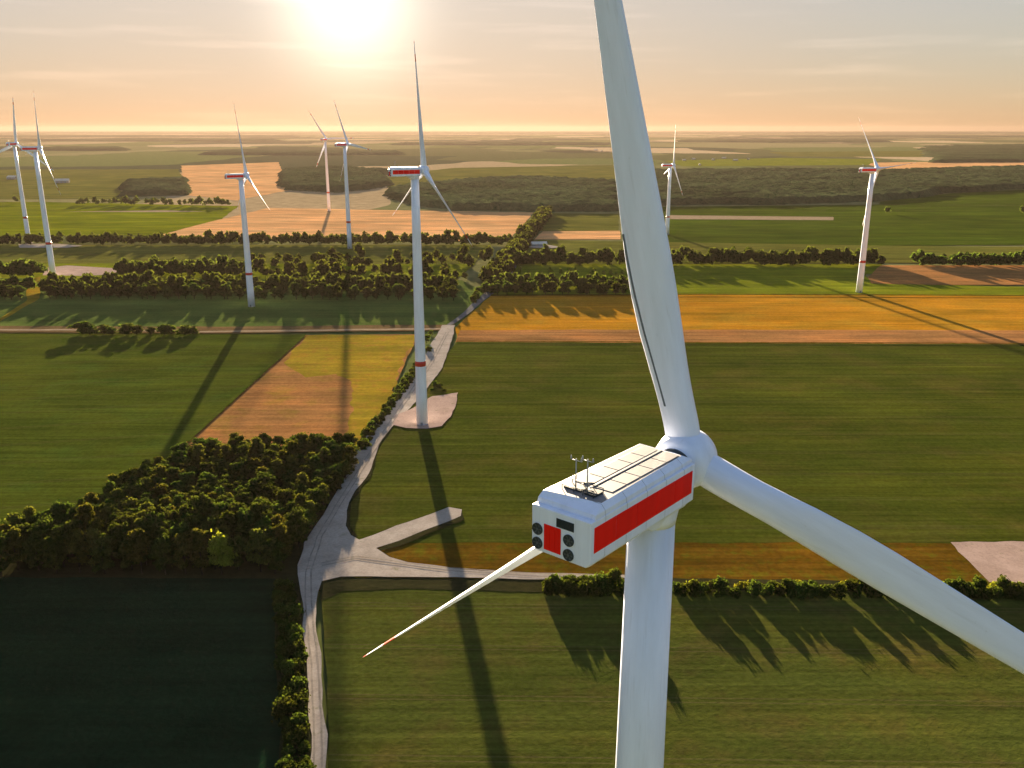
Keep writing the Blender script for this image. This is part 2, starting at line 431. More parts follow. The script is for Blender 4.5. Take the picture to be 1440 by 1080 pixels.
BL = 58.5
ST = [(1.2,2.9,1,0,10),(3.2,2.9,1,0,10),(5,2.95,.8,.25,10),(8,3.3,.55,.65,9),(11,3.6,.42,.9,8),(14.5,3.75,.34,1,7),(17.5,3.7,.3,1,6),
      (22,3.35,.27,1,4.5),(27,2.95,.25,1,3),(33,2.45,.23,1,2),(40,1.9,.21,1,1),(47,1.45,.19,1,0),(53,1.05,.18,1,-1),(56.5,.75,.17,1,-1),(58,.45,.16,1,-1),(58.5,.15,.16,1,-1)]
def bsec(r, grow=0.0):
    for i in range(len(ST)-1):
        if ST[i][0] <= r <= ST[i+1][0]:
            k = (r-ST[i][0])/(ST[i+1][0]-ST[i][0])
            c, th, b, tw = [ST[i][j]*(1-k) + ST[i+1][j]*k for j in (1,2,3,4)]
            break
    pb = 1.6*(r/BL)**2                            # gentle pre-bend
    tw = R(tw)
    out = []
    for x, y in airfoil(c, th, 1.45, b):
        x, y = x*(1+grow/max(c*.5, .3)), y*(1+grow/max(c*th*.5, .12))
        out.append(Vector((x*math.cos(tw)-y*math.sin(tw), x*math.sin(tw)+y*math.cos(tw), r)))
    return out
def blade_mesh(parent, strip=True):
    mb = MB()
    rs = [1.2,2.2,3.2,4,5,6.5,8,9.5,11,12.7,14.5,16,17.5,19.7,22,24.5,27,30,33,36.5,40,43.5,47,50,53,55,56.5,58,58.5]
    mb.loft([bsec(r) for r in rs])
    b = mb.build('blade', M['white'], parent)
    for r0, r1 in ((49.3, 52.6), (57.2, 58.3)):
        k = MB(); k.loft([bsec(r0 + (r1-r0)*i/4, .012) for i in range(5)], cap=False)
        k.build('red_band', M['redband'], b)
    # raised dark strip along the trailing edge of the root panel (both faces share it)
    k = MB()
    vs = []
    for i in range(15):
        r = 5.0 + i*1.03
        s = bsec(r)
        w = i/14
        p = s[12].lerp(s[8], .25*(1-w)) if False else s[13].lerp(s[11], 0) if False else s[13]*(1-w) + s[11]*w
        e = (s[14]*(1-w) + s[12]*w) - p
        nrm = Vector((-e.y, e.x, 0)).normalized()
        vs.append((p, e.normalized(), nrm))
    rings = []
    for p, e, nn in vs:
        a, c = p - e*.09, p + e*.09
        rings.append([a - nn*.03, c - nn*.03, c + nn*.03, a + nn*.03])
    k.loft(rings, smooth=False)
    k.build('vortex_strip', M['vortex'], b)  # likely shading crease of the root panel, put in as a dark strip
    bolt = MB()
    n = 24
    bolt.loft([[Vector((1.56*math.cos(2*math.pi*i/n), 1.56*math.sin(2*math.pi*i/n), z)) for i in range(n)] for z in (1.55, 1.9)], cap=True)
    bolt.build('root_collar', M['white'], b)
    return b

NL, NW = 14.6, 2.58      # nacelle length and half width; x = forward, y = left
def nacelle_parts(parent):
    mb = MB()
    # lower body, slightly tucked at the bottom, then a chamfered roof house
    def ring(x, inset_b, top):
        w = NW
        return [(x, -w+.28+inset_b, .0), (x, w-.28-inset_b, .0), (x, w, .35), (x, w, top), (x, -w, top), (x, -w, .35)]
    mb.loft([[Vector(p) for p in ring(x, ib, 3.5)] for x, ib in ((0, .1), (.25, 0), (13.6, 0), (14.6, .5))], smooth=False)
    n = mb.build('nacelle', M['skin'], parent, bevel=.09)
    rf = MB()
    base = [(.55, -NW+.03), (14.5, -NW+.25), (14.5, NW-.25), (.55, NW-.03)]
    mid = [(.62, -NW+.05), (14.5, -NW+.27), (14.5, NW-.27), (.62, NW-.05)]
    top = [(1.9, -2.16), (13.7, -1.85), (13.9, 2.25), (1.1, 2.44)]
    rf.loft([[Vector((x, y, 3.49)) for x, y in base], [Vector((x, y, 3.86)) for x, y in mid], [Vector((x, y, 4.25)) for x, y in top]], smooth=False)
    for fi, f in enumerate(rf.f):
        if all(rf.v[i].z > 4.2 for i in f): rf.m[fi] = 1
    r = rf.build('roof', [M['skin'], M['roofwhite']], n, bevel=.05)
    # two rows of hatch covers with a low ridge beam between them
    for side in (-1, 1):
        for k in range(5):
            h = MB(); x0 = 3.9 + k*1.92
            y0, y1 = sorted((side*.28, side*1.68))
            h.box((x0, y0, 4.245), (x0+1.85, y1, 4.285))
            h.build('roof_hatch', M['roofwhite'], r, bevel=.03)
    h = MB(); h.box((3.6, -.11, 4.245), (13.6, .11, 4.32)); h.build('ridge_beam', M['ridge'], r, bevel=.03)
    # red side panels in five sheets with narrow gaps
    for side in (-1, 1):
        h = MB()
        for k in range(5):
            x0, x1 = .42 + k*2.76, .42 + (k+1)*2.76 - .06
            y0, y1 = sorted((side*(NW-.005), side*(NW+.035)))
            h.box((x0, y0, 1.08), (x1, y1, 3.0))
        h.build('side_panel', M['red'], n)
    # rear face: door, four fans, air grille
    h = MB()
    for k in range(3): h.box((-.045, -.04+k*.5, .32), (.03, .44+k*.5, 2.3))
    h.build('rear_door', M['red'], n)
    for y, z in ((2.04, 1.72), (2.04, .62), (-.74, 1.66), (-.74, .54)):
        h = MB(); N = 28
        rr = lambda rad, x: [Vector((x, y+rad*math.cos(2*math.pi*i/N), z+rad*math.sin(2*math.pi*i/N))) for i in range(N)]
        h.loft([rr(.45, .03), rr(.45, -.09), rr(.4, -.09), rr(.38, -.02)], cap=False)
        h.add(rr(.4, -.02), [tuple(range(N))], 1)
        for q in range(6):
            a = q*math.pi/3
            c, s = math.cos(a), math.sin(a)
            h.add([(-.025, y+.1*c, z+.1*s), (-.06, y+.37*c-.08*s, z+.37*s+.08*c), (-.035, y+.37*c+.08*s, z+.37*s-.08*c)], [(0, 1, 2)], 2)
        h.tube((-.02, y, z), (-.08, y, z), .1, n=12, mat=2)
        h.build('cooling_fan', [M['dark'], M['dark'], M['fanblade']], n)
    h = MB(); h.box((-.03, -1.16, 2.4), (.03, .36, 3.06))
    for k in range(6): h.box((-.07, -1.1, 2.45+k*.1), (-.028, .3, 2.49+k*.1))
    h.build('air_grille', M['dark'], n)
    # rack with two wind masts
    h = MB()
    h.box((2.35, -1.25, 4.24), (3.35, -.3, 4.42)); h.box((2.45, .05, 4.24), (3.3, 1.6, 4.38))
    for y in (-1.2, -.3, .5, 1.55):
        h.tube((2.2, y, 4.24), (2.2, y, 4.62), .035, n=6); h.tube((3.45, y, 4.24), (3.45, y, 4.62), .035, n=6)
    for x in (2.2, 3.45): h.tube((x, -1.2, 4.6), (x, 1.55, 4.6), .035, n=6)
    h.build('equipment_rack', M['dark'], r)
    for y, ht in ((.55, 2.5), (-.45, 2.7)):
        h = MB(); h.tube((2.5, y, 4.24), (2.5, y, 4.24+ht), .055, .04, n=8)
        h.tube((2.5, y-.45, 4.24+ht-.15), (2.5, y+.45, 4.24+ht-.15), .035, n=6)
        for s in (-.45, .45): h.tube((2.5, y+s, 4.1+ht), (2.5, y+s, 4.4+ht), .08, .03, n=8)
        h.build('wind_mast', M['steel'], r)
    for pts in (((2.9, -.75, 4.42), (2.9, -.2, 4.4), (2.6, .5, 4.33)), ((3.3, .8, 4.33), (4.2, .75, 4.3), (4.4, .2, 4.32))):
        h = MB()
        for a, b in zip(pts, pts[1:]): h.tube(a, b, .035, n=6)
        h.build('cable', M['dark'], r)
    # yaw collar under the nacelle
    h = MB(); N = 40
    rg = lambda rad, z: [Vector((12.53+rad*math.cos(2*math.pi*i/N), rad*math.sin(2*math.pi*i/N), z)) for i in range(N)]
    h.loft([rg(1.97, -1.5), rg(2.06, -.9), rg(2.2, -.15), rg(2.25, .02)])
    h.build('yaw_collar', M['white'], n)
    h = MB()
    h.loft([[Vector(p) for p in ((8.2,-2.1,.02),(8.2,2.1,.02),(12.4,2.1,.02),(12.4,-2.1,.02))], [Vector(p) for p in ((10.3,-1.5,-1.25),(10.3,1.5,-1.25),(12.4,1.6,-1.25),(12.4,-1.6,-1.25))]], smooth=False)
    h.build('service_fairing', M['white'], n, bevel=.05)
    return n

def hub_mesh(parent):
    h = MB(); N = 40
    prof = [(-2.9,1.55),(-2.2,1.62),(-2.15,2.05),(-1.5,2.35),(-.6,2.52),(.4,2.5),(1.3,2.2),(2.0,1.6),(2.45,.9),(2.6,.15)]
    h.loft([[Vector((x, r*math.cos(2*math.pi*i/N), r*math.sin(2*math.pi*i/N))) for i in range(N)] for x, r in prof])
    o = h.build('hub', M['white'], parent)
    k = MB(); k.loft([[Vector((x, 1.7*math.cos(2*math.pi*i/N), 1.7*math.sin(2*math.pi*i/N))) for i in range(N)] for x in (-2.75, -2.35)])
    k.build('shaft_seal', M['dark'], o)
    return o

def tower_mesh(parent, hz, foot=True):
    t = MB(); N = 40
    rad = lambda z: 1.93 + (hz - z)*.0085
    zs = [0, hz*.14, hz*.28, hz*.42, hz*.6, hz*.8, hz]
    t.loft([[Vector((rad(z)*math.cos(2*math.pi*i/N), rad(z)*math.sin(2*math.pi*i/N), z)) for i in range(N)] for z in zs])
    o = t.build('tower', M['white'], parent)
    def band(nm, z0, z1, g, mat):
        b = MB(); b.loft([[Vector(((rad(z)+g)*math.cos(2*math.pi*i/N), (rad(z)+g)*math.sin(2*math.pi*i/N), z)) for i in range(N)] for z in (z0, z1)])
        return b.build(nm, mat, o)
    band('red_band', hz*.262, hz*.262+2.6, .03, M['redband'])
    b = MB(); b.box((-.6, -rad(1)-.12, .9), (.6, -rad(1)+.4, 3.2)); b.build('tower_door', M['seam'], o)
    f = MB(); f.loft([[Vector((r*math.cos(2*math.pi*i/N), r*math.sin(2*math.pi*i/N), z)) for i in range(N)] for r, z in ((5.2, -.3), (5.0, .35), (3.4, .5))])
    f.build('foundation', M['gravel'], parent)
    return o

def place_rotor(hub, blades, root_rot, Cl, axis, phase, pitches, dphase=(0, 0, 0)):
    """Cl hub centre and axis in the turbine's own frame"""
    a = axis.normalized(); z = Vector((0, 0, 1))
    r = a.cross(z).normalized(); up = r.cross(a)
    hub.matrix_local = Matrix.Translation(Cl) @ Matrix((a, -r, up)).transposed().to_4x4()
    for k, b in enumerate(blades):
        ph = phase + k*2*math.pi/3
        ph += dphase[k]
        bd = r*math.sin(ph) + up*math.cos(ph)
        tt = a.cross(bd)
        be = pitches[k]
        if be is None:
            vw = (Cl + bd*30 + root_rot - Vector((0, 0, HC))).normalized()
            sd_ = bd.cross(vw).normalized()
            be = min((math.pi*q/90 for q in range(90)), key=lambda x: abs((a*math.cos(x) + tt*math.sin(x)).dot(sd_)))
        ch = (a*math.cos(be) + tt*math.sin(be)).normalized()
        yy = bd.cross(ch)
        b.matrix_local = Matrix.Translation(Cl) @ Matrix((ch, yy, bd)).transposed().to_4x4()

def dirv(yaw, tilt=0.0): return Vector((math.sin(yaw)*math.cos(tilt), math.cos(yaw)*math.cos(tilt), math.sin(tilt)))

# the near machine
yaw0 = R(39.9)
base0 = Vector((3.416, 56.212, 0)) + dirv(yaw0)*12.53
T0 = empty('wind_turbine', (base0.x, base0.y, 0))
tag(T0, 'huge near white wind turbine with red side panels and four round rear fans', 'wind turbine', 'wind turbines of the wind farm')
tower0 = tower_mesh(T0, 119.2)
nac0 = nacelle_parts(T0)
nac0.matrix_local = Matrix.Translation(dirv(yaw0)*-12.53 + Vector((0, 0, 120.6))) @ Matrix.Rotation(math.pi/2 - yaw0, 4, 'Z')
hub0 = hub_mesh(T0)
bl0 = [blade_mesh(T0)]

def copy_tree(o, parent):
    c = o.copy(); COL.objects.link(c); c.parent = parent
    for ch in o.children: copy_tree(ch, c)
    return c
for k in range(2):
    c = bl0[0].copy(); COL.objects.link(c); c.parent = T0; bl0.append(c)
    for ch in bl0[0].children:
        if not ch.name.startswith('vortex'): copy_tree(ch, c)
C0 = Vector((14.789, 69.326, 123.238)) - Vector((base0.x, base0.y, 0))
place_rotor(hub0, bl0, None, C0, dirv(.631, .077), -.193, [R(78), R(96), R(-5)], (0, R(1.1), 0))

far_tower = None
def far_turbine(px, py, yaw, phase, label, pitch=(60, 60, 60), hz=126.4):
    global far_tower
    g = gp(px, py)
    t = empty('wind_turbine', (g.x, g.y, 0))
    tag(t, label, 'wind turbine', 'wind turbines of the wind farm')
    if far_tower is None:
        far_tower = tower_mesh(t, hz); 
    else:
        c = copy_tree(far_tower, t); c.scale.z = hz/126.4; copy_tree(far_foot, t)
    n = copy_tree(nac0, t)
    n.matrix_local = Matrix.Translation(dirv(R(yaw))*-12.53 + Vector((0, 0, hz+1.4))) @ Matrix.Rotation(math.pi/2 - R(yaw), 4, 'Z')
    h = copy_tree(hub0, t); bs = [copy_tree(bl0[1], t) for _ in range(3)]
    place_rotor(h, bs, g, dirv(R(yaw))*4.9 + Vector((0, 0, hz+4.05)), dirv(R(yaw), R(4.4)), R(phase), [None if p is None else R(p) for p in pitch])
    return t
t6 = far_turbine(594, 600, 62, 3, 'tall white turbine on the gravel pad beside the pale road, dark nacelle pointing left', (90, 70, None))
far_foot = [c for c in t6.children if c.name.startswith('foundation')][0]
far_turbine(41, 342, 5, 8, 'leftmost turbine with one blade straight up above the horizon', (90, 90, 90))
far_turbine(75, 388, 47, 22, 'second turbine from the left, standing on a pinkish gravel pad', (92, 85, None))
far_turbine(354, 432, 58, -4, 'turbine rising from the dark tree belt left of the central one', (95, None, None), 108)
far_turbine(463, 297, 18, -32, 'most distant turbine with its rotor spread in a Y, on the peach field', (92, 92, 92))
far_turbine(492, 350, 52, -24, 'turbine behind the tree rows directly under the sun, blade leaning left', (92, 85, None))
far_turbine(938, 330, 84, 14, 'pale far turbine half hidden behind the big upright blade', (94, 94, 94), 95)
far_turbine(1208, 412, 80, -38, 'lone turbine at the right edge of the orange field casting a long shadow', (None, None, None), 110)

# ------------------------------------------------------------------ vegetation
def crown_arrays(rx, ry, h, z0, nq, size, seed, lobes=9, droop=.15):
    g = np.random.default_rng(seed)
    cs, rs = [], []
    for i in range(lobes):
        a = g.uniform(0, 2*math.pi); k = g.uniform(.15, .68)
        zz = g.uniform(.12, .85)
        wid = math.sin(math.pi*min(.95, zz*.75+.2))
        cs.append((math.cos(a)*rx*k*wid, math.sin(a)*ry*k*wid, z0 + h*zz)); rs.append(g.uniform(.26, .46)*min(rx*1.1, h*.6)*(9/lobes)**.33)
    cs.append((0, 0, z0 + h*.55)); rs.append(.42*min(rx*1.4, h))
    cs, rs = np.array(cs), np.array(rs)
    pick = g.choice(len(cs), nq, p=rs**2/np.sum(rs**2))
    d = g.normal(size=(nq, 3)); d[:, 2] = np.abs(d[:, 2])*.9 - droop*g.random(nq); d /= np.linalg.norm(d, axis=1)[:, None]
    rad = rs[pick]*(1 - .45*g.random(nq)**2.2 + .12*g.normal(size=nq))
    loose = g.random(nq) < .22
    rad = np.where(loose, rad*(1.0 + .32*np.abs(g.normal(size=nq))), rad)
    P = cs[pick] + d*rad[:, None]*np.array([1, 1, .85])
    P[:, 2] = np.maximum(P[:, 2], z0*.5)
    nrm = d*.8 + g.normal(size=(nq, 3))*.6; nrm /= np.linalg.norm(nrm, axis=1)[:, None]
    u = np.cross(nrm, g.normal(size=(nq, 3))); u /= np.linalg.norm(u, axis=1)[:, None]
    w = np.cross(nrm, u)
    s = size*g.uniform(.55, 1.25, nq)[:, None]
    asp = g.uniform(.55, 1, nq)[:, None]
    V = np.stack([P-u*s-w*s*asp*.7, P+u*s*.8-w*s*asp, P+u*s+w*s*asp*.8, P-u*s*.7+w*s*asp], 1).reshape(-1, 3)
    F = np.arange(nq*4).reshape(-1, 4)
    return V, F

def trunk_mesh(h, r, seed, branches=4):
    g = random.Random(seed); mb = MB()
    p = Vector((0, 0, -.3)); rr = r
    for i in range(3):
        q = p + Vector((g.uniform(-.15, .15), g.uniform(-.15, .15), h/3 + .1)); mb.tube(p, q, rr, rr*.72, n=7); p, rr = q, rr*.72
        for b in range(2 if i else 1):
            a = g.uniform(0, 6.28); mb.tube(q - Vector((0, 0, .2)), q + Vector((math.cos(a)*h*.28, math.sin(a)*h*.28, h*.3)), rr*.6, rr*.15, n=5)
    o = mb.build('trunk', M['bark'])
    me = o.data; bpy.data.objects.remove(o); return me

PROTO = {}
def variants(kind, n, leaf, rx, h, z0, nq, size, tr, lobes=9):
    lst = []
    for i in range(n):
        g = random.Random(hash((kind, i)) & 0xffff if False else i*37 + len(kind)*101)
        k = g.uniform(.88, 1.15)
        V, F = crown_arrays(rx*k, rx*g.uniform(.85, 1.15), h*g.uniform(.9, 1.1), z0, nq, size, i*13 + len(kind)*7 + nq, lobes)
        lst.append((quads_mesh('crown', V, F, [leaf]), trunk_mesh(z0 + h*.55, tr, i)))
    PROTO[kind] = lst
variants('copse', 6, M['leaf_copse'], 3.9, 10.6, 1.5, 2600, .33, .25, 24)
variants('copseolive', 3, M['leaf_olive'], 3.6, 11.4, 1.5, 2400, .31, .25, 20)
variants('copsebright', 1, M['leaf_bright'], 4.4, 9, 1.6, 2600, .33, .25, 20)
variants('shrub', 5, M['leaf_shrub'], 2.7, 4.6, .3, 1100, .27, .12, 13)
variants('shrubbright', 2, M['leaf_bright'], 2.0, 3.0, .2, 450, .3, .1, 7)
variants('belt', 5, M['leaf_belt'], 4.6, 10.5, 1.4, 1000, .55, .3, 16)

def plant(name, kind, pos, scale, rz, label, cat, group=None, zs=1.0):
    cr, tr = PROTO[kind][random.randrange(len(PROTO[kind]))]
    e = empty(name, pos, rz); e.scale = (scale, scale, scale*zs)
    tag(e, label, cat, group)
    for nm, me in (('crown', cr), ('trunk', tr)):
        o = bpy.data.objects.new(nm, me); COL.objects.link(o); o.parent = e
    return e

def inside(p, poly):
    c = False; n = len(poly)
    for i in range(n):
        a, b = poly[i], poly[(i+1) % n]
        if (a.y > p.y) != (b.y > p.y) and p.x < (b.x-a.x)*(p.y-a.y)/(b.y-a.y) + a.x: c = not c
    return c
def scatter(poly_px, dist, maxn=1000, seed=1):
    g = random.Random(seed); poly = [gp(*q) for q in poly_px]
    x0, x1 = min(p.x for p in poly), max(p.x for p in poly); y0, y1 = min(p.y for p in poly), max(p.y for p in poly)
    pts = []
    for _ in range(30000):
        p = Vector((g.uniform(x0, x1), g.uniform(y0, y1), 0))
        if inside(p, poly) and all((p-q).length > dist*g.uniform(.85, 1.2) for q in pts):
            pts.append(p)
            if len(pts) >= maxn: break
    return pts
def along(px, step, jit, seed=1, rows=1, gap=0.0, rowd=None):
    g = random.Random(seed); out = []
    pts = [gp(*q) for q in px]
    for a, b in zip(pts, pts[1:]):
        L = (b-a).length; n = max(1, int(L/step)); d = (b-a).normalized(); nn = Vector((-d.y, d.x, 0))
        for i in range(n):
            for r in range(rows):
                if g.random() < gap: continue
                p = a.lerp(b, (i + g.uniform(.1, .9))/n) + nn*((r-(rows-1)/2)*(rowd or step) + g.uniform(-jit, jit))
                out.append(p)
    return out

COPSE = [(-70,817),(-30,800),(0,796),(100,742),(180,697),(265,652),(330,640),(400,643),(497,640),(497,656),(486,690),(462,712),(440,742),(418,780),(395,803),(388,812),(200,813)]
cp = scatter(COPSE, 5.3, 290, 3)
cpoly = [gp(*q) for q in COPSE]
bright = gp(314, 811)
edge_y = gp(200, 806).y
cp.sort(key=lambda p: (p-bright).length)
brightp = cp[0]
for i, p in enumerate(cp):
    s = random.uniform(.78, 1.08)
    if p is brightp:
        plant('broadleaf_tree', 'copsebright', p, 1.3, 1.0, 'bright yellow-green tree standing out against the dark front of the copse', 'tree', None, 1.28); continue
    px = 720 + F_PX*p.x/(p.y*COS + HC*SIN)
    if p.y < edge_y + 22: s = random.uniform(1.0, 1.2)
    if p.y < edge_y: lab, grp = 'dark green tree in the front row of the copse above the shaded field', 'copse front trees'
    elif px > 415 - 0.0 and p.y < gp(0, 700).y: lab, grp = 'dark tree on the copse edge beside the pale gravel road', 'copse roadside trees'
    elif p.y > gp(0, 668).y: lab, grp = 'sun-tipped tree on the back edge of the copse below the brown field', 'copse back trees'
    else: lab, grp = 'dark green tree in the middle of the dense copse', 'copse inner trees'
    kd = 'copse'
    if random.random() < .24:
        kd = 'copseolive'; lab = lab.replace('dark green', 'olive green').replace('dark tree', 'olive green tree').replace('sun-tipped tree', 'olive sun-tipped tree'); grp += ', olive ones'
    s *= 1.22
    plant('broadleaf_tree', kd, p, s, random.uniform(0, 6.28), lab, 'tree', grp, random.uniform(.92, 1.1)/1.22*(1.36 if p.y < edge_y + 22 else 1.08))

# closed clump of round trees on the edge of the left field
for i, (x, s, lab) in enumerate(((116, 1.15, 'biggest tree, at the left end of the clump on the left green field edge'), (127, 1.0, 'tall round tree just right of the biggest one in the field edge clump'),
        (147, .9, 'third tree from the left in the field edge clump'), (158, .8, 'fourth tree from the left in the field edge clump'), (181, 1.05, 'broad tree in the middle of the field edge clump'),
        (193, .9, 'tree right of the broad middle one in the field edge clump'), (212, .7, 'lowest small tree of the field edge clump'), (232, .95, 'round tree fourth from the right end of the field edge clump'),
        (241, .85, 'third tree from the right end of the field edge clump'), (261, .95, 'second tree from the right end of the field edge clump'), (271, .75, 'rightmost tree of the field edge clump beside the dirt track'))):
    plant('field_tree', 'belt', gp(x, 471.5 + (i % 2)), s*1.7, i*1.3, lab, 'tree', 'trees on the left field edge', .47)

# hedge along the near field, right
for p in along([(764,838),(880,838)], 3.0, .9, 11, rows=2, rowd=2.6):
    plant('hedge_shrub', 'shrub', p, random.uniform(.75, 1.45), random.uniform(0, 6.28), 'dark green hedge shrub left of the big turbine tower', 'shrub', 'hedge shrubs left of the tower', random.uniform(.9, 1.3))
for p in along([(950,839),(1240,841)], 3.2, .9, 12, rows=2, rowd=2.6, gap=.1):
    plant('hedge_shrub', 'shrub', p, random.uniform(.55, 1.35), random.uniform(0, 6.28), 'hedge shrub between the tower and the right blade', 'shrub', 'hedge shrubs right of the tower', random.uniform(.9, 1.3))
for p in along([(1240,841),(1560,845)], 3.4, .9, 13, rows=2, rowd=2.6, gap=.12):
    plant('hedge_shrub', 'shrub', p, random.uniform(.7, 1.3), random.uniform(0, 6.28), 'hedge shrub at the right end, below the pinkish gravel pad', 'shrub', 'hedge shrubs below the right pad', random.uniform(.9, 1.3))
for p in along([(770,829),(880,829),(1000,830),(1440,832)], 3.6, 1.4, 14, gap=.2):
    plant('low_bush', 'shrubbright', p, random.uniform(.6, 1.1), random.uniform(0, 6.28), 'low yellow-green bush on the sunlit back side of the near hedge', 'bush', 'yellow bushes behind the near hedge')
# hedge beside the narrow track, lower left
for p in along([(398,830),(404,870),(410,940),(414,1020),(420,1120)], 3.6, .8, 15, rows=2, rowd=3.4):
    plant('hedge_shrub', 'shrub', p, random.uniform(.8, 1.3), random.uniform(0, 6.28), 'dense shrub beside the narrow track at lower left', 'shrub', 'shrubs beside the narrow track')
plant('low_bush', 'shrubbright', gp(414, 880), 1.0, .4, 'yellow-green bush among the dark shrubs by the narrow track', 'bush')
# shrubs on the left side of the gravel road
for p in along([(506,638),(520,612),(545,580),(570,545),(590,515)], 3.4, .9, 16, rows=2, rowd=2.6):
    plant('roadside_shrub', 'shrub', p, random.uniform(.6, 1.05), random.uniform(0, 6.28), 'dark green shrub on the left verge of the gravel road', 'shrub', 'shrubs left of the gravel road')
for x, y, s in ((603,497,1.1),(600,482,1.3),(606,472,.9)):
    plant('roadside_shrub', 'shrub', gp(x, y), s, x, 'tall dark shrub where the gravel road meets the farm track', 'shrub', 'shrubs at the track crossing')
for x, y, s in ((612,545,.9),(618,548,1.05),(625,553,.6),(608,551,.6)):
    plant('roadside_shrub', 'shrub', gp(x, y), s, x, 'dark shrub at the back of the gravel pad behind the central tower', 'shrub', 'shrubs behind the tower pad')

# front rows of the main belt: single trees
bc = 0
for p in along([(62,421),(640,423)], 8.2, 2.2, 21, rows=1):
    plant('belt_tree', 'belt', p, random.uniform(1.05, 1.4), random.uniform(0, 6.28), 'dark tree in the front row of the long belt left of the diagonal track', 'tree', 'front trees of the left belt', random.uniform(.85, 1.15))
for p in along([(-60,424),(36,422)], 8.2, 2.0, 22):
    plant('belt_tree', 'belt', p, random.uniform(1.1, 1.45), random.uniform(0, 6.28), 'dark belt tree left of the yellow grass track', 'tree', 'belt trees left of the yellow track')
for p in along([(672,416),(884,416)], 8.0, 2.0, 23):
    plant('belt_tree', 'belt', p, random.uniform(1.0, 1.35), random.uniform(0, 6.28), 'dark tree in the belt behind the shaded end of the orange field', 'tree', 'belt trees behind the orange field')
for p in along([(662,430),(690,403)], 8.0, 2.5, 24):
    plant('belt_tree', 'belt', p, random.uniform(.6, .95), random.uniform(0, 6.28), 'tree on the near end of the diagonal tree line', 'tree', 'near trees of the diagonal line')

# everything farther: one mesh per mass
TPL = []
for i in range(5):
    V, F = crown_arrays(4.6, 4.6, 9.5, 1.6, 110, 1.35, 300+i, 7)
    TPL.append((V, F))
def mass(name, pts, smin, smax, leaf, label, cat):
    Vs, Fs, b = [], [], 0
    for p in pts:
        V, F = TPL[rng.integers(5)]
        a = rng.uniform(0, 6.28); s = rng.uniform(smin, smax); zs = rng.uniform(.8, 1.2)
        c, d = math.cos(a), math.sin(a)
        W = np.stack([V[:, 0]*c - V[:, 1]*d, V[:, 0]*d + V[:, 1]*c, V[:, 2]*zs], 1)*s + np.array([p.x, p.y, 0])
        Vs.append(W); Fs.append(F + b); b += len(V)
    me = quads_mesh(name, np.concatenate(Vs), np.concatenate(Fs), [leaf])
    o = bpy.data.objects.new(name, me); COL.objects.link(o)
    tag(o, label, cat, kind='stuff'); return o
B = M['leaf_belt']
mass('tree_belt', along([(62,411),(640,410)], 7, 4, 31, rows=4, rowd=9, gap=.1) , .95, 1.5, B, 'dense mass of trees behind the front row of the left belt', 'tree belt')
mass('tree_belt', along([(-150,424),(-60,424)], 8, 3, 33, rows=2, rowd=8) + along([(-150,416),(36,414)], 8, 3, 34, rows=3, rowd=9) + along([(-150,388),(60,390)], 9, 3, 42, rows=3, rowd=8), 1.1, 1.6, B, 'dark trees at the far left behind the yellow grass track', 'tree belt')
mass('tree_belt', along([(690,407),(884,406)], 8, 3, 35, rows=4, rowd=9), .9, 1.35, B, 'trees behind the front belt beside the big upright blade', 'tree belt')
mass('tree_belt', along([(165,388),(345,388)], 8, 3, 36, rows=4, rowd=9), 1.1, 1.6, B, 'thick tree belt right of the turbine pad at left', 'tree belt')
mass('tree_belt', along([(355,390),(660,393)], 10, 6, 37, rows=3, rowd=18, gap=.5) + along([(355,373),(690,373)], 10, 7, 38, rows=3, rowd=24, gap=.5), .8, 1.8, B, 'loose clumped trees between the main belt and the peach field', 'tree belt')
mass('tree_row', along([(-200,344),(720,345)], 8, 3, 39, rows=3, rowd=8, gap=.12), 1.0, 1.5, B, 'long row of trees along the near edge of the peach field', 'tree row')
mass('tree_belt', along([(716,373),(1238,373)], 8, 5, 40, rows=3, rowd=9, gap=.08), .9, 1.75, B, 'tree belt behind the lime meadow right of the diagonal track', 'tree belt')
mass('tree_belt', along([(1288,374),(1700,376)], 8, 3, 41, rows=3, rowd=9, gap=.1), .9, 1.5, B, 'dark tree belt at the right behind the pinkish stubble', 'tree belt')
mass('tree_row', along([(690,403),(735,345),(768,302)], 8, 3, 43, rows=3, rowd=7), .9, 1.5, B, 'diagonal row of trees along the track to the horizon', 'tree row')
mass('tree_row', along([(1236,302),(1440,303),(1700,305)], 30, 10, 44, gap=.25), 1.0, 1.6, B, 'scattered single trees in a row on the far green field', 'tree row')
mass('tree_row', along([(110,288),(330,290)], 13, 6, 45, rows=2, gap=.2) + along([(-200,288),(60,286)], 16, 6, 46, gap=.3), 1.0, 1.6, B, 'tree row along the back of the bright green field', 'tree row')
mass('tree_row', along([(870,362),(1240,364)], 14, 6, 47, gap=.4) + along([(1290,364),(1500,366)], 14, 6, 48, gap=.4), .5, .9, M['leaf_shrub'], 'loose bushes in the rough pasture behind the right belt', 'bushes')
mass('bushes', along([(720,385),(880,387)], 7, 3, 49, rows=2, rowd=10, gap=.3), .35, .6, M['leaf_bright'], 'low bright lime bushes lit between two dark belts', 'bushes')

